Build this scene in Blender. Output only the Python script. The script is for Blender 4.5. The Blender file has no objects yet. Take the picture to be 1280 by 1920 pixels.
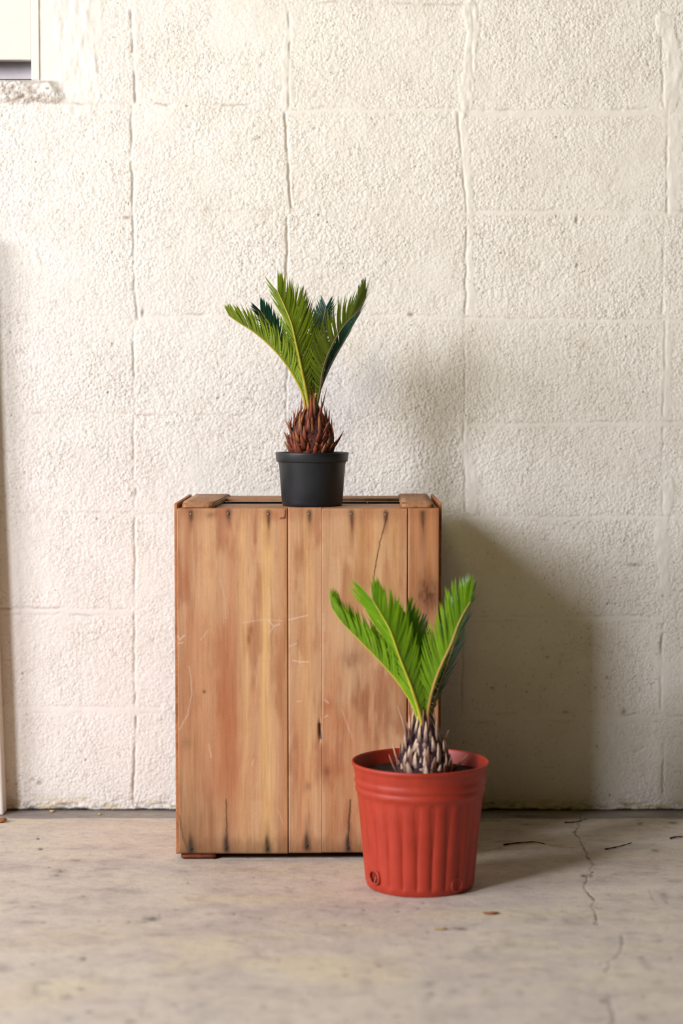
import bpy, math, random
import numpy as np
from mathutils import Vector, Matrix

random.seed(7)
RNG = np.random.default_rng(11)
SC = bpy.context.scene
COL = SC.collection

# ------------------------------------------------------------------ camera
F = 3500.0                      # focal length in pixels (1280x1920 frame)
PITCH = math.atan(210.0 / F)    # tilted slightly down
H = 0.837                       # camera height
D = 3.77                        # distance of the block wall
CP, SP = math.cos(PITCH), math.sin(PITCH)
cam = bpy.data.cameras.new('camera')
cam.sensor_fit = 'VERTICAL'; cam.sensor_height = 36.0; cam.sensor_width = 24.0
cam.lens = 36.0 * F / 1920.0
cam.dof.use_dof = True; cam.dof.focus_distance = 3.52; cam.dof.aperture_fstop = 2.0
co = bpy.data.objects.new('camera', cam); COL.objects.link(co)
co.location = (0, 0, H); co.rotation_euler = (math.pi / 2 - PITCH, 0, 0)
SC.camera = co

# ------------------------------------------------------------------ light
SC.view_settings.view_transform = 'Standard'; SC.view_settings.look = 'None'
SC.view_settings.gamma = 1.0; SC.view_settings.use_curve_mapping = False
SC.view_settings.exposure = 0.0
w = bpy.data.worlds.new('world'); SC.world = w; w.use_nodes = True
wt = w.node_tree; bg = wt.nodes['Background']
# surroundings: open and bright towards the front left and above, dark to the right
wc = wt.nodes.new('ShaderNodeTexCoord'); wd = wt.nodes.new('ShaderNodeVectorMath'); wd.operation = 'DOT_PRODUCT'
wd.inputs[1].default_value = (-0.70, -0.50, 0.50)
wt.links.new(wc.outputs['Generated'], wd.inputs[0])
wr_ = wt.nodes.new('ShaderNodeValToRGB'); wt.links.new(wd.outputs['Value'], wr_.inputs[0])
wr_.color_ramp.elements[0].position = 0.12; wr_.color_ramp.elements[0].color = (0.03, 0.027, 0.012, 1)
wr_.color_ramp.elements[1].position = 0.95; wr_.color_ramp.elements[1].color = (1.0, 0.85, 0.24, 1)
wt.links.new(wr_.outputs[0], bg.inputs[0]); bg.inputs[1].default_value = 0.11

def aim(o, target):
    d = Vector(target) - o.location
    o.rotation_euler = d.to_track_quat('-Z', 'Y').to_euler()

def area(name, loc, target, sx, sy, power, color):
    l = bpy.data.lights.new(name, 'AREA'); l.shape = 'RECTANGLE'; l.size = sx; l.size_y = sy
    l.energy = power; l.color = color
    o = bpy.data.objects.new(name, l); COL.objects.link(o); o.location = loc; aim(o, target)
    return o

# daylight through a window opening on the left, in front of the wall
area('daylight_window', (-2.79, 0.25, 2.35), (0.10, 3.6, 0.55), 0.72, 1.45, 154, (0.975, 0.962, 1.07))
# the part of the opening further round to the left
area('daylight_doorway', (-5.0, 0.80, 2.1), (0.15, 3.6, 0.6), 1.9, 1.6, 212, (0.975, 0.962, 1.07))
# added warm fill spot without a known source, tints the upper wall cream
sp = bpy.data.lights.new('warm_wall_fill', 'SPOT'); sp.energy = 92; sp.color = (1.0, 0.86, 0.36)
sp.spot_size = math.radians(47); sp.spot_blend = 1.0; sp.shadow_soft_size = 0.35
so = bpy.data.objects.new('warm_wall_fill', sp); COL.objects.link(so)
so.location = (-0.4, 0.7, 2.4); aim(so, (0.2, D, 1.62))

# ------------------------------------------------------------------ helpers
def P(x, y, Y):
    """point on the vertical plane at distance Y seen at pixel x, y"""
    dx, dy = (x - 640) / F, (960 - y) / F
    fy = CP + dy * SP; fz = -SP + dy * CP
    t = Y / fy
    return Vector((dx * t, Y, H + fz * t))

def G(x, y, z=0.0):
    dx, dy = (x - 640) / F, (960 - y) / F
    fy = CP + dy * SP; fz = -SP + dy * CP
    t = (z - H) / fz
    return Vector((dx * t, fy * t, z))

def proj(X, Y, Z):
    Zr = Z - H
    dep = Y * CP - Zr * SP
    up = Y * SP + Zr * CP
    return 640 + F * X / dep, 960 - F * up / dep

def lin(c):
    c = [v / 255.0 for v in c]
    return tuple(v / 12.92 if v <= .04045 else ((v + .055) / 1.055) ** 2.4 for v in c) + (1.0,)

def nlin(c):
    return np.array(lin(c)[:3])

def vnoise(x, y, seed=0):
    """smooth value noise, about -1..1"""
    r = np.random.default_rng(seed); T = r.random((256, 256)) * 2 - 1
    xi = np.floor(x).astype(int); yi = np.floor(y).astype(int)
    fx = x - xi; fy = y - yi
    fx = fx * fx * (3 - 2 * fx); fy = fy * fy * (3 - 2 * fy)
    a = T[xi % 256, yi % 256]; b = T[(xi + 1) % 256, yi % 256]
    c = T[xi % 256, (yi + 1) % 256]; d = T[(xi + 1) % 256, (yi + 1) % 256]
    return (a * (1 - fx) + b * fx) * (1 - fy) + (c * (1 - fx) + d * fx) * fy

def fbm(x, y, seed=0, oct=4):
    s = 0; a = 1; t = 0
    for k in range(oct):
        s = s + a * vnoise(x * 2 ** k + 17.3 * k, y * 2 ** k + 9.1 * k, seed + k); t += a; a *= .55
    return s / t

def sstep(a, b, x):
    t = np.clip((x - a) / (b - a), 0, 1); return t * t * (3 - 2 * t)

def polydist(u, v, pts):
    """distance from pixels u,v to a polyline"""
    best = np.full(u.shape, 1e9)
    for (x0, y0), (x1, y1) in zip(pts[:-1], pts[1:]):
        dx, dy = x1 - x0, y1 - y0
        t = np.clip(((u - x0) * dx + (v - y0) * dy) / (dx * dx + dy * dy + 1e-9), 0, 1)
        best = np.minimum(best, np.hypot(u - x0 - t * dx, v - y0 - t * dy))
    return best

def obj(name, verts, faces, mat, parent=None, off=(0, 0, 0), smooth=True):
    me = bpy.data.meshes.new(name)
    ox, oy, oz = off
    me.from_pydata([(p[0] - ox, p[1] - oy, p[2] - oz) for p in verts], [], faces)
    if smooth:
        me.polygons.foreach_set('use_smooth', [True] * len(me.polygons))
    me.update()
    if mat: me.materials.append(mat)
    o = bpy.data.objects.new(name, me); COL.objects.link(o)
    if parent is not None: o.parent = parent
    return o

def grid_obj(name, V, nx, ny, mat, parent=None, keep=None):
    """V: (nx*ny,3) array, row-major with x fastest; dense height-field mesh"""
    i, j = np.meshgrid(np.arange(nx - 1), np.arange(ny - 1))
    a = (j * nx + i).ravel()
    q = np.stack([a, a + 1, a + 1 + nx, a + nx], 1)
    if keep is not None: q = q[keep.ravel()]
    me = bpy.data.meshes.new(name)
    me.vertices.add(len(V)); me.vertices.foreach_set('co', V.astype(np.float32).ravel())
    me.loops.add(q.size); me.loops.foreach_set('vertex_index', q.astype(np.int32).ravel())
    me.polygons.add(len(q)); me.polygons.foreach_set('loop_start', (np.arange(len(q)) * 4).astype(np.int32))
    me.polygons.foreach_set('use_smooth', np.ones(len(q), bool))
    me.update(calc_edges=True); me.validate()
    me.materials.append(mat)
    o = bpy.data.objects.new(name, me); COL.objects.link(o)
    if parent is not None: o.parent = parent
    return o

def set_color(o, name, rgb):
    n = len(o.data.vertices)
    at = o.data.attributes.new(name, 'FLOAT_COLOR', 'POINT')
    c = np.ones((n, 4), np.float32); c[:, :3] = rgb; at.data.foreach_set('color', c.ravel())

def set_float(o, name, f):
    at = o.data.attributes.new(name, 'FLOAT', 'POINT'); at.data.foreach_set('value', f.astype(np.float32).ravel())

def thing(name, label, cat, loc, group=None):
    o = bpy.data.objects.new(name, None); COL.objects.link(o); o.location = loc
    o.empty_display_size = .05
    o['label'] = label; o['category'] = cat
    if group: o['group'] = group
    return o

def tag(o, label, cat, group=None):
    o['label'] = label; o['category'] = cat
    if group: o['group'] = group
    return o

def box_v(x0, x1, y0, y1, z0, z1, b=0.0):
    """bevelled box: verts, faces"""
    if b <= 0:
        v = [(x, y, z) for z in (z0, z1) for y in (y0, y1) for x in (x0, x1)]
        return v, [(0, 2, 3, 1), (4, 5, 7, 6), (0, 1, 5, 4), (2, 6, 7, 3), (0, 4, 6, 2), (1, 3, 7, 5)]
    import bmesh
    bm = bmesh.new(); bmesh.ops.create_cube(bm, size=1)
    for v in bm.verts:
        v.co = ((x0 + x1) / 2 + v.co.x * (x1 - x0), (y0 + y1) / 2 + v.co.y * (y1 - y0), (z0 + z1) / 2 + v.co.z * (z1 - z0))
    bmesh.ops.bevel(bm, geom=bm.edges[:], offset=b, segments=2, affect='EDGES', profile=.7)
    bm.verts.index_update()
    vs = [tuple(v.co) for v in bm.verts]; fs = [tuple(v.index for v in f.verts) for f in bm.faces]
    bm.free(); return vs, fs

def lathe(profile, n=96, center=(0, 0, 0), rfun=None):
    vs, fs = [], []
    for k, (r, z) in enumerate(profile):
        for i in range(n):
            a = 2 * math.pi * i / n
            rr = r if rfun is None else rfun(r, z, a, k)
            vs.append((center[0] + rr * math.cos(a), center[1] + rr * math.sin(a), center[2] + z))
    for k in range(len(profile) - 1):
        for i in range(n):
            j = (i + 1) % n
            fs.append((k * n + i, k * n + j, (k + 1) * n + j, (k + 1) * n + i))
    return vs, fs

def tube(pts, radii, n=8):
    vs, fs = [], []
    m = len(pts)
    for k, p in enumerate(pts):
        t = (pts[min(k + 1, m - 1)] - pts[max(k - 1, 0)]).normalized()
        ref = Vector((0, 1, 0)) if abs(t.y) < .9 else Vector((1, 0, 0))
        u = t.cross(ref).normalized(); v = t.cross(u)
        for i in range(n):
            a = 2 * math.pi * i / n
            vs.append(p + (u * math.cos(a) + v * math.sin(a)) * radii[k])
    for k in range(m - 1):
        for i in range(n):
            j = (i + 1) % n
            fs.append((k * n + i, k * n + j, (k + 1) * n + j, (k + 1) * n + i))
    fs.append(tuple(range(n - 1, -1, -1))); fs.append(tuple((m - 1) * n + i for i in range(n)))
    return vs, fs

# ------------------------------------------------------------------ node materials
class NT:
    def __init__(self, name):
        self.m = bpy.data.materials.new(name); self.m.use_nodes = True
        self.t = self.m.node_tree; self.b = self.t.nodes['Principled BSDF']
        self.out = self.t.nodes['Material Output']
    def n(self, kind, **kw):
        x = self.t.nodes.new(kind)
        for k, v in kw.items(): setattr(x, k, v)
        return x
    def l(self, a, b): self.t.links.new(a, b)
    def coord(self, scale=(1, 1, 1), loc=(0, 0, 0)):
        tc = self.n('ShaderNodeTexCoord'); mp = self.n('ShaderNodeMapping')
        mp.inputs['Scale'].default_value = scale; mp.inputs['Location'].default_value = loc
        self.l(tc.outputs['Object'], mp.inputs['Vector']); return mp.outputs[0]
    def noise(self, vec, scale, detail=3, rough=.55, dist=0):
        x = self.n('ShaderNodeTexNoise'); x.inputs['Scale'].default_value = scale
        x.inputs['Detail'].default_value = detail; x.inputs['Roughness'].default_value = rough
        x.inputs['Distortion'].default_value = dist
        self.l(vec, x.inputs['Vector']); return x.outputs['Fac']
    def ramp(self, fac, stops):
        r = self.n('ShaderNodeValToRGB'); cr = r.color_ramp
        while len(cr.elements) < len(stops): cr.elements.new(.5)
        for e, (p, c) in zip(cr.elements, stops):
            e.position = p; e.color = c if len(c) == 4 else tuple(c) + (1,)
        self.l(fac, r.inputs[0]); return r.outputs[0]
    def mix(self, fac, a, b, mode='MIX'):
        x = self.n('ShaderNodeMix', data_type='RGBA', blend_type=mode)
        for s, v in ((x.inputs['Factor'], fac), (x.inputs['A'], a), (x.inputs['B'], b)):
            if isinstance(v, (int, float)): s.default_value = v
            elif isinstance(v, tuple): s.default_value = v
            else: self.l(v, s)
        return x.outputs['Result']
    def math(self, op, a, b=0.0):
        x = self.n('ShaderNodeMath', operation=op)
        for s, v in ((x.inputs[0], a), (x.inputs[1], b)):
            if isinstance(v, (int, float)): s.default_value = v
            else: self.l(v, s)
        return x.outputs[0]
    def attr(self, name, out='Fac'):
        x = self.n('ShaderNodeAttribute'); x.attribute_name = name; return x.outputs[out]
    def bump(self, h, strength, dist, prev=None):
        x = self.n('ShaderNodeBump'); x.inputs['Distance'].default_value = dist
        if isinstance(strength, (int, float)): x.inputs['Strength'].default_value = strength
        else: self.l(strength, x.inputs['Strength'])
        self.l(h, x.inputs['Height'])
        if prev is not None: self.l(prev, x.inputs['Normal'])
        return x.outputs[0]
    def fin(self, color, rough=.6, normal=None, spec=.5):
        if isinstance(color, tuple): self.b.inputs['Base Color'].default_value = color
        else: self.l(color, self.b.inputs['Base Color'])
        if isinstance(rough, (int, float)): self.b.inputs['Roughness'].default_value = rough
        else: self.l(rough, self.b.inputs['Roughness'])
        self.b.inputs['Specular IOR Level'].default_value = spec
        if normal is not None: self.l(normal, self.b.inputs['Normal'])
        return self.m

def wall_material():
    t = NT('painted_block'); c = t.coord()
    n1 = t.noise(c, 185, 3, .6, .35)
    n2 = t.noise(c, 62, 2, .5)
    n3 = t.noise(c, 12, 3, .6)
    vo = t.n('ShaderNodeTexVoronoi', feature='SMOOTH_F1'); vo.inputs['Scale'].default_value = 160
    vo.inputs['Smoothness'].default_value = .35; vo.inputs['Randomness'].default_value = 1
    t.l(c, vo.inputs['Vector'])
    rough = t.attr('rough')
    pit = t.ramp(n1, [(.30, (0, 0, 0)), (.42, (1, 1, 1))])
    h = t.math('ADD', t.math('MULTIPLY', pit, .55), t.math('ADD', t.math('MULTIPLY', n1, 1.0), t.math('MULTIPLY', vo.outputs['Distance'], -.9)))
    h = t.math('ADD', h, t.math('MULTIPLY', n2, .5))
    nb = t.bump(h, t.math('MULTIPLY', rough, .54), .0040)
    pitc = t.math('MULTIPLY', t.math('SUBTRACT', 1.0, t.ramp(n1, [(.27, (0, 0, 0)), (.40, (1, 1, 1))])), rough)
    big = t.ramp(n3, [(.3, lin((226, 221, 209))), (.7, lin((234, 230, 220)))])
    col = t.mix(t.math('MULTIPLY', pitc, .62), big, lin((176, 148, 108)))
    n4 = t.noise(t.coord((1, 1, .7), (3, 1, 2)), 118, 2, .5, .2)
    dots = t.math('MULTIPLY', t.ramp(n4, [(.25, (1, 1, 1)), (.315, (0, 0, 0))]), rough)
    col = t.mix(t.math('MULTIPLY', dots, .8), col, lin((120, 92, 60)))
    col = t.mix(t.attr('dirt'), col, t.attr('tint', 'Color'))
    return t.fin(col, .62, nb, .35)

def floor_material():
    t = NT('worn_concrete'); c = t.coord((1, 1.3, 1)); c1 = t.coord()
    n1 = t.noise(c, 9, 6, .62, .4); n2 = t.noise(c1, 320, 3, .6); n3 = t.noise(c, 45, 4, .65)
    col = t.attr('tint', 'Color')
    col = t.mix(.38, col, t.ramp(n1, [(.28, lin((160, 148, 142))), (.5, lin((208, 194, 178))), (.72, lin((228, 214, 182)))]), 'MIX')
    col = t.mix(.5, col, t.ramp(n3, [(.3, (.55, .53, .55)), (.46, (.95, .95, .95)), (.7, (1.05, 1.03, 1))]), 'MULTIPLY')
    col = t.mix(.5, col, t.ramp(n2, [(.35, (.72, .7, .68)), (.6, (1.06, 1.06, 1.06))]), 'MULTIPLY')
    col = t.mix(t.attr('dirt'), col, lin((58, 48, 40)))
    nb = t.bump(n3, .35, .0025, t.bump(n2, .25, .001))
    return t.fin(col, .68, nb, .4)

def wood_material(name, tint_attr=True, base=(176, 122, 74)):
    t = NT(name); c = t.coord((1, 1, .045)); c1 = t.coord((1, 1, .25))
    g = t.noise(c, 260, 4, .65, .2); g2 = t.noise(c, 70, 3, .6, .6); g3 = t.noise(c1, 900, 2, .6)
    col = t.attr('tint', 'Color') if tint_attr else lin(base)
    col = t.mix(.42, col, t.ramp(g, [(.25, (.66, .60, .54)), (.5, (.96, .95, .94)), (.75, (1.1, 1.1, 1.08))]), 'MULTIPLY')
    col = t.mix(.5, col, t.ramp(g2, [(.3, (.72, .62, .55)), (.55, (1, 1, 1)), (.75, (1.1, 1.1, 1.1))]), 'MULTIPLY')
    col = t.mix(.3, col, t.ramp(g3, [(.35, (.8, .78, .75)), (.6, (1.05, 1.05, 1.05))]), 'MULTIPLY')
    nb = t.bump(g, .15, .0010, t.bump(g2, .15, .002))
    return t.fin(col, .58, nb, .35)

def wood_h_material(name, base, axis=1):
    """rough bare wood with the grain along y (front to back) or x"""
    t = NT(name)
    c = t.coord((1, .06, 1) if axis == 1 else (.06, 1, 1))
    g = t.noise(c, 240, 4, .65, .3); g2 = t.noise(t.coord(), 26, 3, .6, .5)
    col = t.mix(.9, lin(base), t.ramp(g, [(.25, (.6, .55, .5)), (.5, (.96, .95, .94)), (.75, (1.12, 1.12, 1.1))]), 'MULTIPLY')
    col = t.mix(.7, col, t.ramp(g2, [(.33, (.5, .43, .4)), (.5, (1, 1, 1))]), 'MULTIPLY')
    return t.fin(col, .65, t.bump(g, .4, .0015), .3)

def plain(name, rgb, rough=.5, spec=.5, nscale=30, var=.12, bump=0.0):
    t = NT(name); n = t.noise(t.coord(), nscale, 4, .6)
    a = tuple(v * (1 - var) for v in lin(rgb)[:3]) + (1,); b = tuple(v * (1 + var) for v in lin(rgb)[:3]) + (1,)
    col = t.ramp(n, [(.3, a), (.7, b)])
    nb = t.bump(n, bump, .002) if bump else None
    return t.fin(col, rough, nb, spec)

def leaf_material(name, front, deep, trans, tw=.35, rough=.42):
    t = NT(name); n = t.noise(t.coord(), 55, 3, .6)
    at = t.attr('leaf')
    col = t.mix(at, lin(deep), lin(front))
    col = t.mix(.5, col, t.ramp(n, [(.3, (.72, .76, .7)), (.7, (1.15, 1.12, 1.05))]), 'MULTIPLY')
    t.fin(col, rough, None, .5)
    tr = t.n('ShaderNodeBsdfTranslucent'); tr.inputs[0].default_value = lin(trans)
    mx = t.n('ShaderNodeMixShader'); mx.inputs[0].default_value = tw
    t.l(t.b.outputs[0], mx.inputs[1]); t.l(tr.outputs[0], mx.inputs[2]); t.l(mx.outputs[0], t.out.inputs[0])
    return t.m

def attr_material(name, attr='tint', rough=.7, nscale=120, bump=.4, spec=.3):
    t = NT(name); n = t.noise(t.coord(), nscale, 4, .6)
    col = t.mix(.7, t.attr(attr, 'Color'), t.ramp(n, [(.3, (.6, .58, .56)), (.65, (1.15, 1.15, 1.12))]), 'MULTIPLY')
    return t.fin(col, rough, t.bump(n, bump, .002), spec)

# ------------------------------------------------------------------ wall
def axis(segs):
    out = []
    for a, b, s in segs:
        n = max(1, int(round((b - a) / s)))
        out += list(np.linspace(a, b, n, endpoint=False))
    out.append(segs[-1][1]); return np.array(out)

def build_wall():
    wx = axis([(-3.2, -.78, .11), (-.78, .74, .0021), (.74, 3.2, .11)])
    wz = axis([(-.03, 1.68, .0021), (1.68, 2.75, .12)])
    X, Z = np.meshgrid(wx, wz)
    u, v = proj(X, D, Z)
    nx, nz = len(wx), len(wz)
    h = .0008 * fbm(X * 9, Z * 9, 3) + .0006 * fbm(X * 40, Z * 40, 5, 3)
    rough = .75 + .35 * fbm(X * 7, Z * 7, 21) + .25 * fbm(X * 30, Z * 30, 23)
    crack = np.zeros_like(X); groove = np.zeros_like(X); smooth = np.zeros_like(X)
    wob = 4.5 * fbm(X * 11, Z * 11, 31) + 2.2 * fbm(X * 60, Z * 60, 37, 2)
    # bed joints: (y left, y mid, y right, groove, crack, side the smooth band lies on)
    def bed(x0, x1, y0, y1, g, c, band=0, seed=0):
        yy = y0 + (y1 - y0) * (u - x0) / (x1 - x0 + 1e-9)
        d = v - yy - wob
        m = sstep(x0 - 6, x0 + 6, u) * (1 - sstep(x1 - 6, x1 + 6, u))
        act = sstep(-.25, .35, fbm(u / 38.0, v / 200.0 + seed * 3.1, 100 + seed, 3))
        act2 = sstep(-.05, .3, fbm(u / 17.0, v / 200.0, 160 + seed, 3))
        np.maximum(groove, m * g * (.12 + .7 * act) * np.exp(-(d / 2.4) ** 2), out=groove)
        np.maximum(crack, m * c * act * (.25 + .75 * act2) * np.exp(-(d / 1.5) ** 2), out=crack)
        if band:
            dd = d * (1 if band > 0 else -1)
            np.maximum(smooth, m * sstep(0, 3, dd) * (1 - sstep(abs(band) - 4, abs(band) + 3, dd)), out=smooth)
    B = [(-1500, 250, 194, 194, .7, .6, 0), (250, 530, 194, 198, .9, .8, 0), (540, 870, 205, 200, .8, .55, 8), (870, 1240, 206, 203, .7, .45, 14),
         (1240, 2700, 208, 206, .7, .3, 10),
         (600, 900, 5, 10, .8, .5, 0), (900, 1230, 8, 4, .5, .25, 0), (-1500, 540, -2, -4, .7, .3, 0),
         (-1500, 250, 402, 402, .3, .25, 0), (250, 540, 396, 394, .6, .35, 0), (540, 870, 392, 396, .4, .2, 0), (870, 2700, 394, 400, .6, .3, 9),
         (-1500, 250, 590, 590, .3, .15, 0), (262, 525, 590, 591, .7, .6, 8), (540, 870, 588, 592, .5, .3, 7), (870, 2700, 597, 600, .7, .4, 8),
         (-1500, 250, 772, 773, .7, .55, 0), (256, 530, 778, 779, .6, .6, 0), (540, 870, 785, 790, .4, .2, 0), (880, 2700, 792, 788, .7, .35, 9),
         (-1500, 250, 962, 961, .5, .35, 0), (250, 870, 962, 960, .5, .4, 0), (870, 2700, 966, 972, .6, .25, 8),
         (-1500, 245, 1139, 1140, .7, .7, 12), (-1500, 250, 1152, 1152, .7, .55, 0), (250, 870, 1155, 1153, .7, .55, 0), (870, 1240, 1156, 1154, .7, .35, 11), (890, 1220, 1165, 1166, .4, .5, 0),
         (1240, 2700, 1158, 1160, .5, .3, 0),
         (-1500, 300, 1323, 1325, .5, .3, 13), (-1500, 300, 1337, 1337, .4, .2, 0), (300, 870, 1338, 1338, .7, .5, 0), (870, 1240, 1336, 1339, .7, .5, 14), (870, 1240, 1352, 1354, .7, .5, 0), (1240, 2700, 1343, 1341, .7, .6, 0),
         (1236, 1290, 1383, 1383, .5, .9, 0)]
    for k, b in enumerate(B): bed(*b[:6], band=b[6], seed=k)
    def head(y0, y1, x0, x1, g, c, seed, wd=1.5):
        xx = x0 + (x1 - x0) * (v - y0) / (y1 - y0)
        d = u - xx - wob * .8
        m = sstep(y0 - 4, y0 + 4, v) * (1 - sstep(y1 - 4, y1 + 4, v))
        act = sstep(-.35, .2, fbm(u / 200.0 + seed * 3.7, v / 30.0, 300 + seed, 3))
        np.maximum(groove, m * g * (.2 + .8 * act) * np.exp(-(d / 2.3) ** 2), out=groove)
        np.maximum(crack, m * c * (.15 + .85 * act) * np.exp(-(d / wd) ** 2), out=crack)
    V = [(20, 192, 246, 254, 1, .9, 1.7), (196, 400, 246, 249, .9, .8, 1.5), (402, 545, 250, 252, 1, .5, 1.4), (545, 600, 252, 258, .8, .6, 1.4), (598, 772, 250, 251, .9, .7, 1.4), (775, 1140, 250, 252, .8, .5, 1.3), (1150, 1320, 252, 252, .8, .7, 1.4), (1343, 1512, 254, 251, 1, .9, 1.6),
         (20, 200, 541, 541, .8, .6, 1.4), (210, 392, 533, 546, 1, .9, 1.6), (405, 530, 536, 538, 1, .9, 1.6), (530, 960, 538, 538, .7, .5, 1.3),
         (20, 170, 886, 884, .5, .15, 1.3), (210, 400, 857, 876, .8, .35, 1.5), (405, 590, 875, 874, .8, .4, 1.5), (600, 780, 872, 871, .5, .2, 1.3), (790, 960, 868, 872, .6, .25, 1.4), (1170, 1335, 868, 866, .7, .5, 1.5),
         (30, 200, 1240, 1244, .6, .3, 1.4), (210, 400, 1251, 1250, .7, .35, 1.4), (405, 600, 1244, 1240, .6, .3, 1.4), (600, 780, 1246, 1244, .5, .2, 1.4), (800, 960, 1244, 1240, .5, .2, 1.4), (1170, 1230, 1241, 1239, 1, .9, 2), (1230, 1330, 1240, 1238, .7, .3, 1.4), (1395, 1500, 1242, 1240, .8, .9, 1.4)]
    for k, b in enumerate(V): head(*b[:6], seed=k, wd=b[6])
    for xo in (-1500, -1130, -770, -390, -120, 1610, 1980, 2350):       # joints outside the picture
        head(-1400, 1515, xo, xo, .8, .5, seed=60 + xo % 7)
    # trowelled mortar smears standing proud of the head joints
    def smear(pts, wpx, hgt, seed):
        dd = polydist(u, v, pts) + 8 * fbm(u / 14.0, v / 18.0, seed, 4)
        m = 1 - sstep(wpx - 3, wpx + 2.5, dd)
        np.maximum(smooth, m, out=smooth)
        return m * hgt * .6 * (.5 + .9 * fbm(u / 10.0, v / 24.0, seed + 9, 4))
    h = h + smear([(880, 10), (886, 60), (878, 120), (872, 170), (870, 208)], 11, .0035, 401)
    h = h + smear([(860, 215), (868, 260), (874, 330), (878, 400)], 9, .0018, 405)
    h = h + smear([(880, 420), (884, 590)], 6, .0010, 409)
    h = h + smear([(868, 800), (874, 860), (884, 900), (886, 955)], 9, .0016, 411)
    h = h + smear([(1245, 40), (1262, 90), (1268, 140), (1254, 200)], 14, .0030, 415)
    h = h + smear([(1262, 230), (1262, 390)], 12, .0012, 419)
    h = h + smear([(1250, 620), (1246, 780)], 10, .0012, 423)
    h = h + smear([(1252, 910), (1240, 1000), (1243, 1060), (1250, 1110)], 12, .0022, 425)
    h = h + smear([(1246, 1250), (1238, 1335)], 9, .0008, 427)
    h = h + smear([(545, 60), (536, 100), (537, 190)], 9, .0022, 429)
    h = h + smear([(541, 330), (544, 385)], 6, .0016, 433)
    h = h + smear([(125, -50), (140, 60), (148, 130), (150, 185)], 36, .0030, 437)
    h = h + smear([(180, -60), (176, 40), (170, 120)], 16, .0014, 441)
    h = h + smear([(252, 0), (256, 30), (255, 130), (262, 190)], 6, .0020, 443)
    # patches where the texture is flatter
    smooth = np.maximum(smooth, .55 * sstep(.25, .6, fbm(X * 5, Z * 5, 71)))
    # smooth reveal beside the window
    rev = (u < 112 + 4 * wob) & (v < 172) & (u > 40)
    smooth = np.where(rev, 1, smooth)
    # broken mortar lump under the window
    lump = sstep(150, 156, v) * (1 - sstep(184, 196, v + wob)) * (1 - sstep(100, 132, u + .4 * (190 - v)))
    lump *= (u > -900)
    h = h + lump * (.010 + .006 * fbm(u / 16.0, v / 9.0, 91, 4))
    # holes and chips
    spots = [(1190, 1060, 13, 3), (75, 1468, 6, 4), (62, 1462, 4, 3), (30, 1470, 3, 2), (255, 925, 2.5, 7), (590, 240, 3, 2), (490, 121, 2, 3), (240, 408, 9, 3), (268, 585, 3, 8),
             (1138, 1270, 2.5, 2.5), (1116, 1290, 2.5, 2), (1026, 1232, 3, 2), (1222, 1283, 2, 2), (1170, 1335, 4, 5), (1060, 1335, 6, 2), (922, 1290, 4, 2), (1238, 1515, 9, 4), (772, 590, 6, 3), (1082, 412, 3, 8)]
    for k in range(60):
        spots.append((random.uniform(900, 1240), random.uniform(1120, 1480), random.uniform(.8, 1.6), random.uniform(.8, 1.6)))
    for (sx, sy, a, b) in spots:
        q = ((u - sx) / a) ** 2 + ((v - sy) / b) ** 2 + .6 * fbm(u / 4.0, v / 4.0, 55, 2)
        crack = np.maximum(crack, .8 * np.exp(-np.clip(q, 0, 50)))
        groove = np.maximum(groove, .8 * np.exp(-np.clip(q, 0, 50)))
    # ragged foot of the wall
    foot = 1517 + 4 * fbm(u / 30.0, v * 0, 81, 4)
    nearfoot = sstep(-34, -6, v - foot)
    h = h + nearfoot * (.0030 * fbm(u / 14.0, v / 7.0, 83, 4) - .001)
    rough = np.clip(rough, .25, 1.3) * (1 - .85 * smooth) * (1 - .6 * groove)
    h = h + rough * .0006 * fbm(X * 150, Z * 150, 87, 2)
    h = h - groove * .0026 - crack * .0012
    V3 = np.stack([X, D - h, Z], 2).reshape(-1, 3)
    # opening for the window
    uc = .5 * (u[:-1, :-1] + u[1:, 1:]); vc = .5 * (v[:-1, :-1] + v[1:, 1:]); xc = .5 * (X[:-1, :-1] + X[1:, 1:]); zc = .5 * (Z[:-1, :-1] + Z[1:, 1:])
    keep = ~((uc < 63) & (vc < 151) & (xc > WIN_X0) & (zc < WIN_Z1))
    o = grid_obj('wall_back', V3, nx, nz, wall_material(), keep=keep)
    o['kind'] = 'structure'
    set_float(o, 'rough', rough)
    dirt = np.clip(crack * .62 + groove * .10, 0, 1)
    tint = np.zeros(X.shape + (3,)); tint[:] = nlin((120, 88, 56))
    yel = nearfoot * sstep(-.1, .4, fbm(u / 26.0, v / 9.0, 95, 4)) * .55
    grime = sstep(-22, 0, v - foot) * sstep(.0, .35, fbm(u / 12.0, v / 6.0, 97, 4)) * .6
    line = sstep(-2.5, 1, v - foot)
    def over(a, c):
        nonlocal dirt, tint
        nd = dirt + a * (1 - dirt)
        wgt = (a / np.maximum(nd, 1e-5))[..., None]
        tint = tint * (1 - wgt) + nlin(c) * wgt; dirt = nd
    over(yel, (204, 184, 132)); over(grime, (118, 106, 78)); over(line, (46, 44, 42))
    lg = lump * sstep(-.25, .25, fbm(u / 20.0, v / 14.0, 99, 4))
    over(lg * .75, (178, 166, 152))
    over(lump * sstep(.25, .5, fbm(u / 7.0, v / 7.0, 101, 3)) * .6, (112, 86, 58))
    set_float(o, 'dirt', dirt.ravel()); set_color(o, 'tint', tint.reshape(-1, 3))
    # body behind the painted face so the wall has its real thickness
    return o

WIN_X0, WIN_Z1 = -1.55, 2.2

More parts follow.
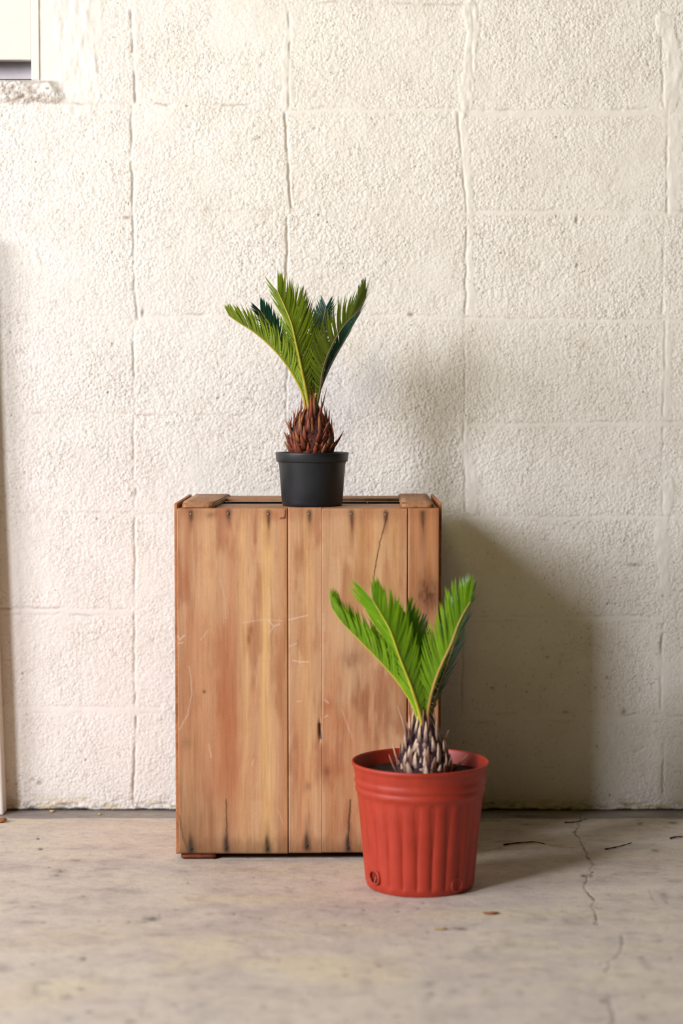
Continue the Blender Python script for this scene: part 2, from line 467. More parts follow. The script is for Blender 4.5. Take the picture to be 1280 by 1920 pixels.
def build_floor():
    fx = axis([(-3.2, -.76, .11), (-.76, .76, .0023), (.76, 3.2, .11)])
    fy = axis([(.4, 2.38, .09), (2.38, 3.9, .0030)])
    X, Y = np.meshgrid(fx, fy)
    u, v = proj(X, Y, 0 * X)
    z = .0008 * fbm(X * 6, Y * 6, 203) + .0005 * fbm(X * 40, Y * 40, 207)
    crack = np.zeros_like(X)
    wob = 4.2 * fbm(u / 7.0, v / 5.0, 211, 3)
    def ck(pts, wd, s):
        d = np.abs(polydist(u + wob * 1.6, v + wob, pts))
        np.maximum(crack, s * np.exp(-(d / wd) ** 2) * (.55 + .45 * sstep(-.3, .3, fbm(u / 9.0, v / 9.0, 213, 2))), out=crack)
    ck([(1088, 1530), (1083, 1546), (1078, 1562), (1090, 1580), (1100, 1604), (1109, 1618), (1107, 1636), (1098, 1648), (1092, 1662), (1104, 1676), (1113, 1686), (1110, 1702), (1120, 1722), (1116, 1734)], 1.5, .85)
    ck([(1166, 1756), (1164, 1776), (1156, 1790), (1142, 1801), (1136, 1824)], 2.0, .6)
    ck([(1140, 1862), (1143, 1890), (1150, 1900), (1144, 1925)], 3.0, .6)
    ck([(1110, 1700), (1128, 1702)], 1.5, .4); ck([(1108, 1716), (1102, 1720)], 2, .4)
    ck([(1218, 1670), (1226, 1690)], 2, .3); ck([(1244, 1676), (1250, 1692)], 2.5, .3)
    blobs = [(115, 1633, 11, 3.2, .7), (106, 1641, 8, 2.4, .4), (285, 1722, 13, 4, .65), (274, 1727, 14, 3, .35), (865, 1741, 13, 3, .65), (157, 1797, 5, 3.5, .6),
             (72, 1573, 2.5, 2, .8), (77, 1592, 4, 2.2, .7), (128, 1869, 14, 4, .45), (76, 1844, 18, 4, .35), (68, 1855, 6, 10, .35), (245, 1916, 12, 4, .5), (170, 1758, 16, 3, .3), (193, 1750, 14, 3, .3),
             (200, 1668, 30, 4, .22), (255, 1672, 20, 3, .2), (20, 1692, 14, 3, .3), (60, 1729, 26, 3, .28), (30, 1772, 16, 5, .25), (145, 1613, 12, 2.5, .35), (15, 1818, 14, 5, .25),
             (1095, 1641, 5, 2.4, .8), (1108, 1640, 3, 4, .6), (1205, 1908, 9, 5, .4), (975, 1862, 8, 5, .25), (810, 1862, 7, 3.5, .35), (850, 1857, 8, 3, .3), (1235, 1764, 9, 3, .3), (1248, 1680, 7, 9, .25),
             (1230, 1594, 9, 3, .5), (1200, 1544, 6, 3, .6), (1262, 1543, 9, 3, .6), (990, 1546, 12, 2, .5), (945, 1578, 20, 2, .3), (1210, 1800, 6, 4, .2), (920, 1538, 30, 2, .5), (985, 1530, 26, 2, .7)]
    for _ in range(150):
        y = random.uniform(1535, 1915); k = (y - 1400) / 300
        blobs.append((random.uniform(0, 1280), y, random.uniform(1, 5) * k, random.uniform(.6, 1.7) * k, random.uniform(.15, .6)))
    for (sx, sy, a, b, s) in blobs:
        q = ((u - sx) / a) ** 2 + ((v - sy) / b) ** 2 + .9 * fbm(u / 6.0, v / 3.0, 219, 2)
        crack = np.maximum(crack, s * np.exp(-np.clip(q, 0, 50) * .9))
    z = z - crack * .0018
    tint = np.zeros(X.shape + (3,)); tint[:] = nlin((212, 202, 184))
    def over(a, c):
        nonlocal tint
        tint = tint * (1 - a[..., None]) + nlin(c) * a[..., None]
    over(.6 * sstep(-.1, .5, fbm(X * 4, Y * 9, 231)), (196, 182, 174))
    over(.55 * sstep(0, .5, fbm(X * 5 + 9, Y * 11, 235)), (226, 212, 166))
    over(.35 * sstep(.05, .5, fbm(X * 14, Y * 20, 239)), (168, 154, 144))
    over(.4 * sstep(.2, .6, fbm(X * 24, Y * 34, 243)), (140, 124, 120))
    # grey strip along the foot of the wall
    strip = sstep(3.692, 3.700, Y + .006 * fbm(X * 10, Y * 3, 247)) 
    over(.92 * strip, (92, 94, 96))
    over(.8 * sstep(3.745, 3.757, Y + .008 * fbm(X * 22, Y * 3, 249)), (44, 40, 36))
    V3 = np.stack([X, Y, z], 2).reshape(-1, 3)
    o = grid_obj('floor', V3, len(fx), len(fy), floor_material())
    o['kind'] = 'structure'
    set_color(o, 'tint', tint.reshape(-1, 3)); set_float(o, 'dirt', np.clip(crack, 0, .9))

build_wall(); build_floor()

# ------------------------------------------------------------------ window in the upper left and casing at the left edge
M_white = plain('white_gloss_paint', (228, 224, 212), .35, .5, 8, .03)
M_sash = plain('white_sash_paint', (222, 218, 206), .4, .4, 6, .03)
M_ledge = plain('shaded_grey_ledge', (190, 184, 186), .5, .4, 30, .08)  # shade under the board is put into this grey base colour
M_dark = plain('gap_shade_dark', (40, 36, 32), .8, .2, 30, .2)
wr = bpy.data.objects.new('window_1', None); COL.objects.link(wr)
pj = P(62, 150, D); wr.location = (pj.x, D, pj.z); wr['kind'] = 'structure'
wo = (pj.x, D, pj.z)
v, f = box_v(pj.x - .003, pj.x + .0130, D - .0028, D + .16, pj.z, WIN_Z1, .0015)
obj('window_frame', v, f, M_white, wr, wo, False)
v, f = box_v(WIN_X0 - .01, WIN_X0 + .02, D - .006, D + .16, pj.z, WIN_Z1, .0015)
obj('window_frame', v, f, M_white, wr, wo, False)
v, f = box_v(WIN_X0, pj.x, D - .004, D + .16, WIN_Z1 - .02, WIN_Z1 + .01, .0015)
obj('window_frame', v, f, M_white, wr, wo, False)
pa = P(62, 110, D)
v, f = box_v(WIN_X0 + .02, pj.x - .004, D + .001, D + .022, pa.z - .002, WIN_Z1 - .02, .002)
obj('window_board', v, f, M_sash, wr, wo, False)
v, f = box_v(WIN_X0 + .02, pj.x - .004, D + .058, D + .14, pj.z + .002, pa.z + .03, .002)
obj('window_sill', v, f, M_ledge, wr, wo, False)
v, f = box_v(WIN_X0, pj.x + .004, D + .004, D + .16, pj.z - .012, pj.z + .0025, 0)
obj('sill_gap_shade', v, f, M_dark, wr, wo, False)  # solid near-black strip, its colour stands in for the gap's shade

v, f = box_v(WIN_X0 - .01, pj.x + .01, D + .16, D + .18, pj.z - .02, WIN_Z1 + .02)
obj('window_light_stop', v, f, M_dark, wr, wo, False)  # added unseen panel, keeps light from behind out of the recess
# casing standing against the wall at the very left edge
a0, a1 = P(9, 1522, D - .03), P(-36, 440, D - .03)
vs = []; 
for (p, zz) in ((a0, 0.0), (a1, a1.z)):
    for yy in (D - .046, D + .0):
        for xx in (p.x - .09, p.x):
            vs.append((xx, yy, zz))
vv = obj('trim_1', vs, [(0, 1, 3, 2), (4, 6, 7, 5), (0, 4, 5, 1), (2, 3, 7, 6), (0, 2, 6, 4), (1, 5, 7, 3)], M_white, smooth=False)
vv['kind'] = 'structure'
mb = vv.modifiers.new('bevel', 'BEVEL'); mb.width = .004; mb.segments = 2

# ------------------------------------------------------------------ crate
YF = 3.36; YB = 3.69                       # front and back of the crate
CX0, CX1 = P(328, 1280, YF).x, P(828, 1280, YF).x
ZT = P(640, 953, YF).z                     # top of the front planks
ZB = P(640, 1601, YF).z                    # their lower ends
crate_loc = ((CX0 + CX1) / 2, (YF + YB) / 2, 0)
crate = thing('wooden_crate', 'old upright wooden crate of vertical planks standing against the block wall', 'crate', crate_loc)

def px_planes(x, y): return P(x, y, YF)
def plank_tint(u, v):
    c = np.zeros(u.shape + (3,)); c[:] = nlin((202, 156, 114))
    def over(a, col):
        nonlocal c
        a = np.clip(a, 0, 1)[..., None]; c = c * (1 - a) + nlin(col) * a
    warp = 9 * fbm(u / 60.0, v / 260.0, 501)
    uw = u + warp
    def streak(x, wd, col, s, y0=900, y1=1700, fall=60):
        over(s * np.exp(-((uw - x) / wd) ** 2) * sstep(y0 - fall, y0 + fall, v) * (1 - sstep(y1 - fall, y1 + fall, v)), col)
    over(.5 * sstep(-.2, .6, fbm(u / 30.0, v / 170.0, 505)), (216, 176, 132))
    over(.8 * sstep(0, .5, fbm(u / 26.0 + 5, v / 110.0, 509)), (170, 112, 76))
    over(.35 * sstep(.1, .5, fbm(u / 30.0 + 9, v / 40.0, 510)), (196, 132, 92))
    streak(500, 10, (232, 188, 122), .75); streak(458, 12, (222, 176, 118), .5); streak(388, 10, (218, 172, 118), .35, 960, 1300)
    streak(418, 17, (176, 104, 60), .65, 1180, 1500); streak(436, 9, (180, 106, 62), .3, 1000, 1560)
    streak(372, 30, (186, 126, 84), .45, 1150, 1700)
    streak(430, 26, (176, 110, 70), .35, 1150, 1540)
    streak(348, 10, (170, 104, 64), .45, 950, 1130); streak(352, 13, (168, 110, 70), .5, 1180, 1430)
    streak(530, 8, (196, 136, 84), .5); streak(575, 14, (222, 172, 112), .5, 950, 1500); streak(560, 8, (206, 140, 88), .4, 1300, 1700)
    streak(690, 30, (224, 176, 118), .6, 950, 1180); streak(740, 14, (214, 164, 104), .5, 950, 1300)
    streak(620, 12, (190, 124, 76), .45, 1250, 1650); streak(660, 26, (190, 122, 74), .4, 1350, 1560)
    over(.55 * sstep(763, 767, u), (168, 108, 64))
    streak(782, 10, (196, 132, 80), .4); streak(812, 7, (206, 140, 82), .5, 900, 1100)
    # grey-green weathering low on the left, dark lower ends
    over(.5 * (1 - sstep(360, 440, u)) * sstep(1400, 1540, v) * (.6 + .5 * fbm(u / 18.0, v / 60.0, 513)), (118, 102, 66))
    over(.35 * sstep(1440, 1600, v) * (.5 + .6 * fbm(u / 14.0, v / 90.0, 517)), (132, 94, 62))
    over(.6 * sstep(1555, 1602, v + 18 * fbm(u / 20.0, v / 30.0, 519)), (110, 78, 46))
    over(.35 * (1 - sstep(955, 990, v + 10 * fbm(u / 15.0, v / 30.0, 521))), (150, 84, 46))
    over(.35 * (1 - sstep(333, 346, u)), (150, 96, 60)); over(.4 * sstep(814, 824, u), (110, 60, 34))
    # knots and rubbed patches
    for (x, y, a, b, col, s) in [(470, 1180, 5, 12, (150, 84, 44), .6), (466, 1200, 3, 9, (120, 66, 36), .6), (662, 1232, 22, 13, (150, 100, 72), .5), (655, 1243, 9, 10, (126, 80, 58), .4),
                                 (614, 1322, 12, 14, (160, 84, 42), .6), (640, 1352, 22, 22, (196, 110, 60), .35), (613, 1446, 7, 8, (128, 76, 44), .6), (632, 1442, 14, 9, (166, 100, 62), .4),
                                 (690, 1010, 12, 40, (196, 124, 80), .4), (682, 1090, 10, 26, (170, 100, 60), .35), (640, 1120, 16, 12, (196, 130, 86), .4),
                                 (383, 1297, 3, 3, (90, 58, 36), .8), (800, 1115, 24, 34, (92, 52, 26), .75), (352, 1393, 10, 10, (130, 100, 64), .4), (577, 1474, 6, 9, (120, 84, 56), .45),
                                 (430, 1345, 16, 60, (178, 104, 62), .45), (396, 1420, 10, 60, (196, 136, 96), .3), (512, 966, 16, 9, (180, 96, 50), .4), (395, 966, 8, 5, (110, 66, 36), .5)]:
        q = ((u - x) / a) ** 2 + ((v - y) / b) ** 2
        over(s * np.exp(-q * .9 + .5 * fbm(u / 5.0, v / 12.0, 531, 2)), col)
    # iron stains below and above the nails
    for (x, y) in NAILS_TOP:
        L = 26 + 12 * math.sin(x * 1.7); d = v - y
        over(.85 * np.exp(-((u - x - .03 * d) / np.clip(4.8 - .09 * d, 1.3, 6)) ** 2) * sstep(-13, -3, d) * (1 - sstep(L * .3, L * 1.2, d)), (52, 36, 26))
        over(.45 * np.exp(-((u - x) / 6) ** 2) * sstep(-10, 10, d) * (1 - sstep(L, L * 2.6, d)), (126, 66, 34))
    for (x, y) in NAILS_BOT:
        d = y - v
        over(.92 * np.exp(-((u - x + .05 * d) / np.clip(6.5 - .13 * d, 1.4, 8)) ** 2) * sstep(-14, -4, d) * (1 - sstep(12, 34, d)), (38, 30, 24))
        over(.35 * np.exp(-((u - x) / 6) ** 2) * sstep(-10, 5, d) * (1 - sstep(30, 70, d)), (100, 66, 40))
    # dark hook-shaped mark, splits and rubbed light scratches
    def line(pts, wd, col, s):
        over(s * np.exp(-(polydist(u + 1.2 * fbm(u / 9.0, v / 9.0, 541, 2), v, pts) / wd) ** 2), col)
    line([(535, 956), (534, 971), (526, 972)], 1.6, (70, 22, 14), .95)
    line([(727, 962), (719, 990), (709, 1030), (703, 1065), (699, 1100)], 1.2, (78, 40, 22), .9)
    line([(598, 1358), (601, 1384)], 3.0, (40, 20, 12), .95)
    line([(657, 1500), (654, 1545), (652, 1590)], 1.5, (50, 30, 20), .9)
    line([(424, 1500), (425, 1560), (425, 1590)], 1.3, (60, 38, 26), .8)
    line([(336, 1530), (343, 1570), (352, 1592)], 2.0, (90, 68, 44), .6)
    W = (236, 214, 190)
    for pts, s in [([(455, 1168), (490, 1162), (530, 1164)], .35), ([(542, 1162), (558, 1158), (576, 1154)], .7), ([(503, 1162), (512, 1174), (524, 1170)], .6), ([(512, 1176), (506, 1186)], .5),
                   ([(548, 1238), (562, 1241), (578, 1241)], .8), ([(330, 1188), (337, 1200), (345, 1192)], .8), ([(334, 1206), (342, 1205)], .7), ([(543, 1212), (556, 1206)], .5), ([(556, 1315), (566, 1315)], .5),
                   ([(606, 1150), (607, 1240), (605, 1340)], .35), ([(608, 1312), (616, 1318)], .6), ([(607, 1345), (614, 1342)], .6), ([(640, 1330), (652, 1362), (660, 1382)], .45), ([(392, 1396), (395, 1420)], .5),
                   ([(412, 1085), (421, 1120), (423, 1160)], .3), ([(355, 1250), (359, 1300), (352, 1340), (336, 1368)], .45), ([(476, 1424), (472, 1434)], .5), ([(522, 1520), (530, 1545)], .35), ([(376, 1200), (390, 1182)], .35),
                   ([(698, 1098), (694, 1106)], .5), ([(505, 1100), (505, 1500)], .25)]:
        line(pts, 1.3, W, s * .75)
    return c

NAILS_TOP = [(358, 964), (428, 963), (503, 964), (580, 964), (659, 964), (723, 965), (792, 965)]
NAILS_BOT = [(358, 1592), (424, 1590), (501, 1591), (575, 1586), (652, 1590), (716, 1590), (790, 1591)]
M_plank = wood_material('plank_wood')
edges = [(333, 539.2), (540.6, 603.2), (603.4, 763), (764.4, 822.5)]
TH = .011
for k, (x0, x1) in enumerate(edges):
    xa, xb = P(x0, 1280, YF).x, P(x1, 1280, YF).x
    n = max(6, int((xb - xa) / .0013)); m = int((ZT - ZB) / .0016)
    zt = ZT + (.0, .0008, -.0004, .0003)[k]; zb = ZB + (.0, .001, .0018, .0)[k]
    xs = np.linspace(xa, xb, n); zs = np.linspace(zb, zt, m)
    XX, ZZ = np.meshgrid(xs, zs)
    u, v = proj(XX, YF, ZZ)
    bow = .0010 * fbm(XX * 6 + k * 9, ZZ * 2, 551 + k) + .0005 * fbm(XX * 60, ZZ * 5, 561)
    ed = np.minimum(XX - xa, xb - XX); ez = np.minimum(ZZ - zb, zt - ZZ)
    seam = XX - xa if k == 1 else (xb - XX if k == 2 else ed)
    bow = bow + .0010 * (1 - sstep(0, .0014, seam)) + .0020 * (1 - sstep(0, .003, ez))
    if k < 2:      # irregular edge where planks 2 and 3 have split apart
        bow = bow + .006 * np.exp(-((u - 600) / 3.0) ** 2 - ((v - 1370) / 16) ** 2)
    front = np.stack([XX, YF + bow, ZZ], 2).reshape(-1, 3)
    # front grid plus back face and rim
    vs = [tuple(p) for p in front]
    fs = [(j * n + i, j * n + i + 1, (j + 1) * n + i + 1, (j + 1) * n + i) for j in range(m - 1) for i in range(n - 1)]
    ring = [i for i in range(n)] + [(j * n + n - 1) for j in range(1, m)] + [((m - 1) * n + i) for i in range(n - 2, -1, -1)] + [j * n for j in range(m - 2, 0, -1)]
    base = len(vs)
    for r in ring: vs.append((vs[r][0], YF + TH, vs[r][2]))
    L = len(ring)
    for i in range(L): fs.append((ring[i], base + i, base + (i + 1) % L, ring[(i + 1) % L]))
    fs.append(tuple(base + i for i in range(L)))
    o = obj('plank', vs, fs, M_plank, crate, crate_loc)
    tc = plank_tint(u, v).reshape(-1, 3)
    tc = np.vstack([tc, tc[ring]]); set_color(o, 'tint', tc)

M_side = wood_h_material('side_board_wood', (186, 122, 76))
M_cleat = wood_h_material('cleat_wood', (172, 124, 84), 1)
M_slat = wood_h_material('slat_wood', (172, 128, 92), 0)
M_inner = wood_h_material('shaded_inner_wood', (96, 62, 38), 0)  # darker copy of the wood, the crate's inner shade put into it
ZS = P(640, 944, YF).z                       # tops of the side boards stand above the planks
ZL = P(640, 1602, YF).z
xl = P(334, 1280, YF).x; xr = P(821.5, 1280, YF).x
for (xa, xb, ya) in ((CX0, xl - .0004, YF + .001), (xr + .0012, CX1, YF + .020)):
    v_, f_ = box_v(xa - (0 if xa < 0 else 0), xb, ya, YB, ZL, ZS, .0015)
    obj('side_board', v_, f_, M_side, crate, crate_loc, False)
# thicker inner frame of each side
for (xa, xb) in ((xl + .0002, xl + .012), (xr - .012, xr - .0002)):
    v_, f_ = box_v(xa, xb, YF + TH + .0005, YB - .002, ZL + .012, ZT - .014, 0)
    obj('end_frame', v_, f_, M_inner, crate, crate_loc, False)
# back boards
for k in range(4):
    xa = xl + .013 + k * (xr - xl - .026) / 4
    v_, f_ = box_v(xa, xa + (xr - xl - .026) / 4 - .0003, YB - .012, YB - .001, ZL + .004, ZT - .006, .001)
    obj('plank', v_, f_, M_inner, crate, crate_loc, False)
# top end: wide front slat, dark gap, rear slat standing a little higher
v_, f_ = box_v(xl + .0005, xr - .0005, YF + TH + .0006, YF + .172, ZT - .0125, ZT - .0012, .0012)
obj('slat', v_, f_, M_slat, crate, crate_loc, False)
v_, f_ = box_v(xl + .013, xr - .013, YB - .105, YB - .0005, ZT - .0002, ZT + .0058, .0012)
obj('slat', v_, f_, M_slat, crate, crate_loc, False)
# bottom end
v_, f_ = box_v(xl + .0005, xr - .0005, YF + TH + .0006, YB - .013, ZL + .0005, ZL + .0115, .001)
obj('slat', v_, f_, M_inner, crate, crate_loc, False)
# cleats running front to back: two on top, two below as feet
def cleat(xf0, xf1, xb0, xb1, z0, z1, y0, y1, mat, notch=False):
    import bmesh
    vs = []
    for z in (z0, z1):
        vs += [(xf0, y0, z), (xf1, y0, z), (xb1, y1, z), (xb0, y1, z)]
    bm = bmesh.new(); bv = [bm.verts.new(p) for p in vs]
    for q in ((3, 2, 1, 0), (4, 5, 6, 7), (0, 1, 5, 4), (1, 2, 6, 5), (2, 3, 7, 6), (3, 0, 4, 7)): bm.faces.new([bv[i] for i in q])
    bmesh.ops.bevel(bm, geom=bm.edges[:], offset=.0022, segments=2, affect='EDGES')
    bmesh.ops.subdivide_edges(bm, edges=bm.edges[:], cuts=4, use_grid_fill=True)
    for v in bm.verts:
        v.co += Vector((random.uniform(-1, 1), random.uniform(-1, 1), random.uniform(-1, 1))) * .0003
        if notch and v.co.x < xf0 + .012 and v.co.y < y0 + .05: v.co.x += .008 * (1 - abs(v.co.y - y0 - .02) / .05)
    bm.verts.index_update()
    o = obj('cleat', [tuple(v.co) for v in bm.verts], [tuple(v.index for v in f.verts) for f in bm.faces], mat, crate, crate_loc)
    bm.free(); return o
ct = .0105
ztp = ZT - .0010
cleat(P(336, 950, YF).x, P(400, 950, YF).x, P(336, 950, YF).x + .004, P(412, 950, YF).x, ztp, ztp + ct, YF + .002, YB - .004, M_cleat, True)
cleat(P(751, 950, YF).x, P(813, 950, YF).x, P(757, 950, YF).x, P(817, 950, YF).x, ztp, ztp + ct + .0008, YF + .002, YB - .004, M_cleat)
M_foot = wood_h_material('foot_wood', (120, 62, 36), 1)
cleat(P(339, 1606, YF).x, P(404, 1606, YF).x, P(339, 1606, YF).x, P(404, 1606, YF).x, 0.0012, ZL + .0003, YF + .003, YB - .004, M_foot)
cleat(P(752, 1606, YF).x, P(816, 1606, YF).x, P(752, 1606, YF).x, P(816, 1606, YF).x, 0.0012, ZL + .0003, YF + .003, YB - .004, M_foot)
M_nail = plain('nail_steel', (120, 104, 92), .45, .5, 60, .3); M_nail.node_tree.nodes['Principled BSDF'].inputs['Metallic'].default_value = .6
M_rust = plain('black_iron', (44, 38, 34), .6, .4, 60, .3)
def nail(x, y, r, mat):
    p = P(x, y, YF)
    v_, f_ = lathe([(0, .0012), (r * .6, .0011), (r, .0005), (r, -.004)], 16)
    v_ = [(p.x + a, YF + .0006 - c, p.z + b) for a, b, c in v_]
    o = obj('nail', v_, f_, mat, crate, crate_loc)
for x, y in NAILS_TOP: nail(x, y, .0026, M_nail)
for x, y in NAILS_BOT: nail(x, y, .0028, M_rust)

# ------------------------------------------------------------------ palms
def frame(T, hint):
    N = (hint - T * hint.dot(T)); N.normalize(); S = T.cross(N).normalized(); return S, N

def bez(pts, n):
    """Catmull-Rom through 3-D points"""
    out = []; m = len(pts)
    for k in range(n):
        s = k / (n - 1) * (m - 1); i = min(int(s), m - 2); t = s - i
        p0 = pts[max(i - 1, 0)]; p1 = pts[i]; p2 = pts[i + 1]; p3 = pts[min(i + 2, m - 1)]
        out.append(.5 * ((2 * p1) + (p2 - p0) * t + (2 * p0 - 5 * p1 + 4 * p2 - p3) * t * t + (3 * p1 - p0 - 3 * p2 + p3) * t ** 3))
    return out

def make_frond(root, loc, rach, hint, leaf_mat, stalk_mat, Lmax, pairs, vang=.75, wid=.0034, start=.10, alpha0=62, alpha1=24, seed=0, bright=1.0, stalk_r=.0030, spl=(1.0, 1.0), droop=.12, endt=.45):
    rnd = random.Random(seed)
    n = 60; R = bez(rach, n)
    vs, fs, at = [], [], []
    for k in range(pairs):
        s = start + (1 - start) * (k + .5) / pairs
        s = min(.995, s + rnd.uniform(-.003, .003))
        i = min(int(s * (n - 1)), n - 2); p = R[i].lerp(R[i + 1], s * (n - 1) - i)
        T = (R[min(i + 2, n - 1)] - R[max(i - 1, 0)]).normalized()
        S, N = frame(T, hint)
        e = (s - start) / (1 - start)
        prof = min(1.0, .22 + 2.4 * e) * (1 - endt * max(0, (e - .5) / .5) ** 1.6)
        if e < .16: prof *= .35 + 4.0 * e
        al = math.radians(alpha0 + (alpha1 - alpha0) * e ** .9)
        for sd in (-1, 1):
            L = Lmax * prof * spl[0 if sd < 0 else 1] * rnd.uniform(.88, 1.10)
            al2 = al + math.radians(rnd.uniform(-6, 6)); va = vang + rnd.uniform(-.13, .13)
            lat = S * (sd * math.cos(va)) + N * math.sin(va)
            d0 = T * math.cos(al2) + lat * math.sin(al2)
            d1 = (d0 + T * .30 - N * droop + Vector((0, 0, .12))).normalized()
            wv = d0.cross(lat.cross(T) if lat.cross(T).length > .1 else N).normalized()
            # blade lies in the plane spanned by T and lat
            wv = (T - d0 * T.dot(d0)).normalized()
            nn = d0.cross(wv).normalized()
            ww = wid * (.55 + .45 * min(1, prof * 1.3)) * rnd.uniform(.85, 1.1)
            b = len(vs); seg = 5
            q = p + lat * .0012
            tl = rnd.uniform(.0, .35) + .35 * (1 - e)
            for j in range(seg + 1):
                t = j / seg
                d = d0.lerp(d1, t).normalized()
                if j: q = q + d * (L / seg)
                wj = ww * (.75 + .5 * t if t < .4 else .95 * (1 - ((t - .4) / .6) ** 1.8) + .02) * .5
                for o_, dz in ((-1, 0), (0, -.18), (1, 0)):
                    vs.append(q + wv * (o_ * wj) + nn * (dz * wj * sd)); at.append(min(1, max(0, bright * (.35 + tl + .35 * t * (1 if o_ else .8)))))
            for j in range(seg):
                for c in (0, 1):
                    a = b + j * 3 + c; fs.append((a, a + 1, a + 4, a + 3))
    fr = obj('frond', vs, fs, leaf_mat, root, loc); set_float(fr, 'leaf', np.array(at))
    rad = [stalk_r * (1.0 - .78 * (k / (n - 1)) ** .8) for k in range(n)]
    v_, f_ = tube(R, rad, 8)
    obj('leaf_stalk', v_, f_, stalk_mat, fr, loc)
    return fr

def scale_spine(base, direction, L, wdt, outward, curve, rnd):
    """tapering, slightly flattened dead leaf base with a point"""
    d = direction.normalized(); side = d.cross(outward)
    side = side.normalized() if side.length > 1e-4 else Vector((1, 0, 0)); out = side.cross(d).normalized()
    vs, fs = [], []; seg, n = 6, 6
    for j in range(seg + 1):
        t = j / seg
        p = base + d * (L * t) + out * (curve * L * t * t) + side * (rnd.uniform(-.02, .02) * L * t)
        wv = wdt * (1 - t) ** .75 * (1 if t > .12 else .8) + .0003
        for i in range(n):
            a = 2 * math.pi * i / n
            vs.append(p + side * (math.cos(a) * wv) + out * (math.sin(a) * wv * .5))
    for j in range(seg):
        for i in range(n):
            k = (i + 1) % n; fs.append((j * n + i, j * n + k, (j + 1) * n + k, (j + 1) * n + i))
    fs.append(tuple(range(n - 1, -1, -1))); fs.append(tuple(seg * n + i for i in range(n)))
    return vs, fs

def make_trunk(root, loc, cx, cy, z0, prof, mats, nsc, spines, tints, seed):
    """prof: list of (radius, height) from soil to crown; scales wrap the bulb; long spines ring the crown"""
    rnd = random.Random(seed)
    P_ = [Vector((r, 0, z)) for r, z in prof]; C = bez(P_, 28)
    n = 64
    def rf(r, z, a, k):
        return r * (1 + .035 * math.sin(a * 8 + (k % 4) * 1.6 + k * .5) + .02 * math.sin(a * 13 - k * .8))
    v_, f_ = lathe([(max(p.x, .0004), p.z) for p in C], n, (cx, cy, z0), rf)
    f_.append(tuple(27 * n + i for i in range(n)))
    tr = obj('trunk', v_, f_, mats[0], root, loc)
    tc = np.zeros((len(v_), 3)); base, alt = nlin(tints[0]), nlin(tints[1])
    q = RNG.random(len(v_))[:, None] ** 2; set_color(tr, 'tint', base * (1 - q) + alt * q)
    # overlapping scales
    rows = nsc
    Ztop = prof[-1][1]
    cnt = 0
    for r in range(rows):
        fr_ = (r + .3) / rows; i = min(int(fr_ * 27), 26); rad = C[i].x; z = C[i].z
        slope = math.atan2(C[i].x - C[min(i + 1, 27)].x, C[min(i + 1, 27)].z - C[i].z)
        m = max(5, int(round(2 * math.pi * rad / spines['pitch'])))
        for k in range(m):
            if cnt >= 96: break
            a = 2 * math.pi * (k + .5 * (r % 2)) / m + rnd.uniform(-.12, .12)
            if math.sin(a) > .45 and fr_ < .75: continue        # wholly behind the trunk
            o_ = Vector((math.cos(a), math.sin(a), 0))
            lean = spines['lean0'] + (spines['lean1'] - spines['lean0']) * fr_ + rnd.uniform(-.12, .14)
            d = Vector((0, 0, 1)) * math.cos(slope) - o_ * math.sin(slope) 
            d = (d + o_ * lean + Vector((0, 0, rnd.uniform(-.05, .1)))).normalized()
            L = spines['l0'] + (spines['l1'] - spines['l0']) * fr_ ** 1.3
            L *= rnd.uniform(.65, 1.45)
            if rnd.random() < .10: L *= 1.35; d = (d + o_ * .45).normalized()
            b = Vector((cx, cy, z0 + z)) + o_ * (rad * .93)
            vs, fs = scale_spine(b, d, L, spines['w'] * (1.25 - .85 * fr_) * rnd.uniform(.8, 1.2), o_, rnd.uniform(-.22, .10), rnd)
            s = obj('leaf_base', vs, fs, mats[1], tr, loc); cnt += 1
            t0 = nlin(tints[0]); t1 = nlin(tints[2 if rnd.random() < spines['pale'] * (.45 + .8 * fr_) else 3]); t2 = nlin(tints[4])
            tt = np.repeat(np.linspace(0, 1, 7), 6)[:, None]
            g = np.clip(tt * 1.7 - .15, 0, 1) * rnd.uniform(.75, 1.0)
            cc = t0 * (1 - g) + t1 * g
            g2 = np.clip(tt * 3 - 2, 0, 1) * .6; cc = cc * (1 - g2) + t2 * g2
            set_color(s, 'tint', cc)
    return tr

def P3(px, Y0, sc=1.0):
    """rachis points given as (x, y, toward-camera offset in m)"""
    return [P(x, y, Y0 - dy) for x, y, dy in px]

# ---- upper palm in the black pot, standing on the crate
YP = YF + .108
ZPT = ZT - .0010                                    # top face of the front slat
p0 = P(585, 945, YP)
palm1 = thing('potted_palm', 'small sago palm in a plain black plastic pot standing on top of the wooden crate', 'potted plant', (p0.x, YP, ZPT))
L1 = (p0.x, YP, ZPT)
sc1 = (YP * CP + .1 * SP) / F                       # metres per pixel at the pot
zr = (P(585, 848, YP).z - ZPT)
r_ = lambda px: px * sc1
M_black = NT('black_plastic')
nb_ = M_black.noise(M_black.coord(), 18, 4, .6)
M_black = M_black.fin(M_black.ramp(nb_, [(.3, lin((20, 24, 27))), (.7, lin((32, 36, 39)))]), M_black.ramp(nb_, [(.3, (.33,) * 3), (.7, (.44,) * 3)]), None, .5)
lipz = zr - r_(18)
prof = [(.0005, .0025), (r_(50), .0025), (r_(51), .0002), (r_(55), .0002), (r_(56), .002), (r_(56.8), .006), (r_(57), .007), (r_(62.7), lipz - .001), (r_(63), lipz), (r_(66.3), lipz + .0005), (r_(67), lipz + .0015), (r_(68.8), zr - .0015),
        (r_(68.6), zr - .0003), (r_(67.8), zr), (r_(67), zr - .0006), (r_(65.5), zr - .012), (r_(61), lipz - .01), (r_(54), .006), (.0005, .006)]
v_, f_ = lathe(prof, 96, L1)
obj('pot', v_, f_, M_black, palm1, L1)
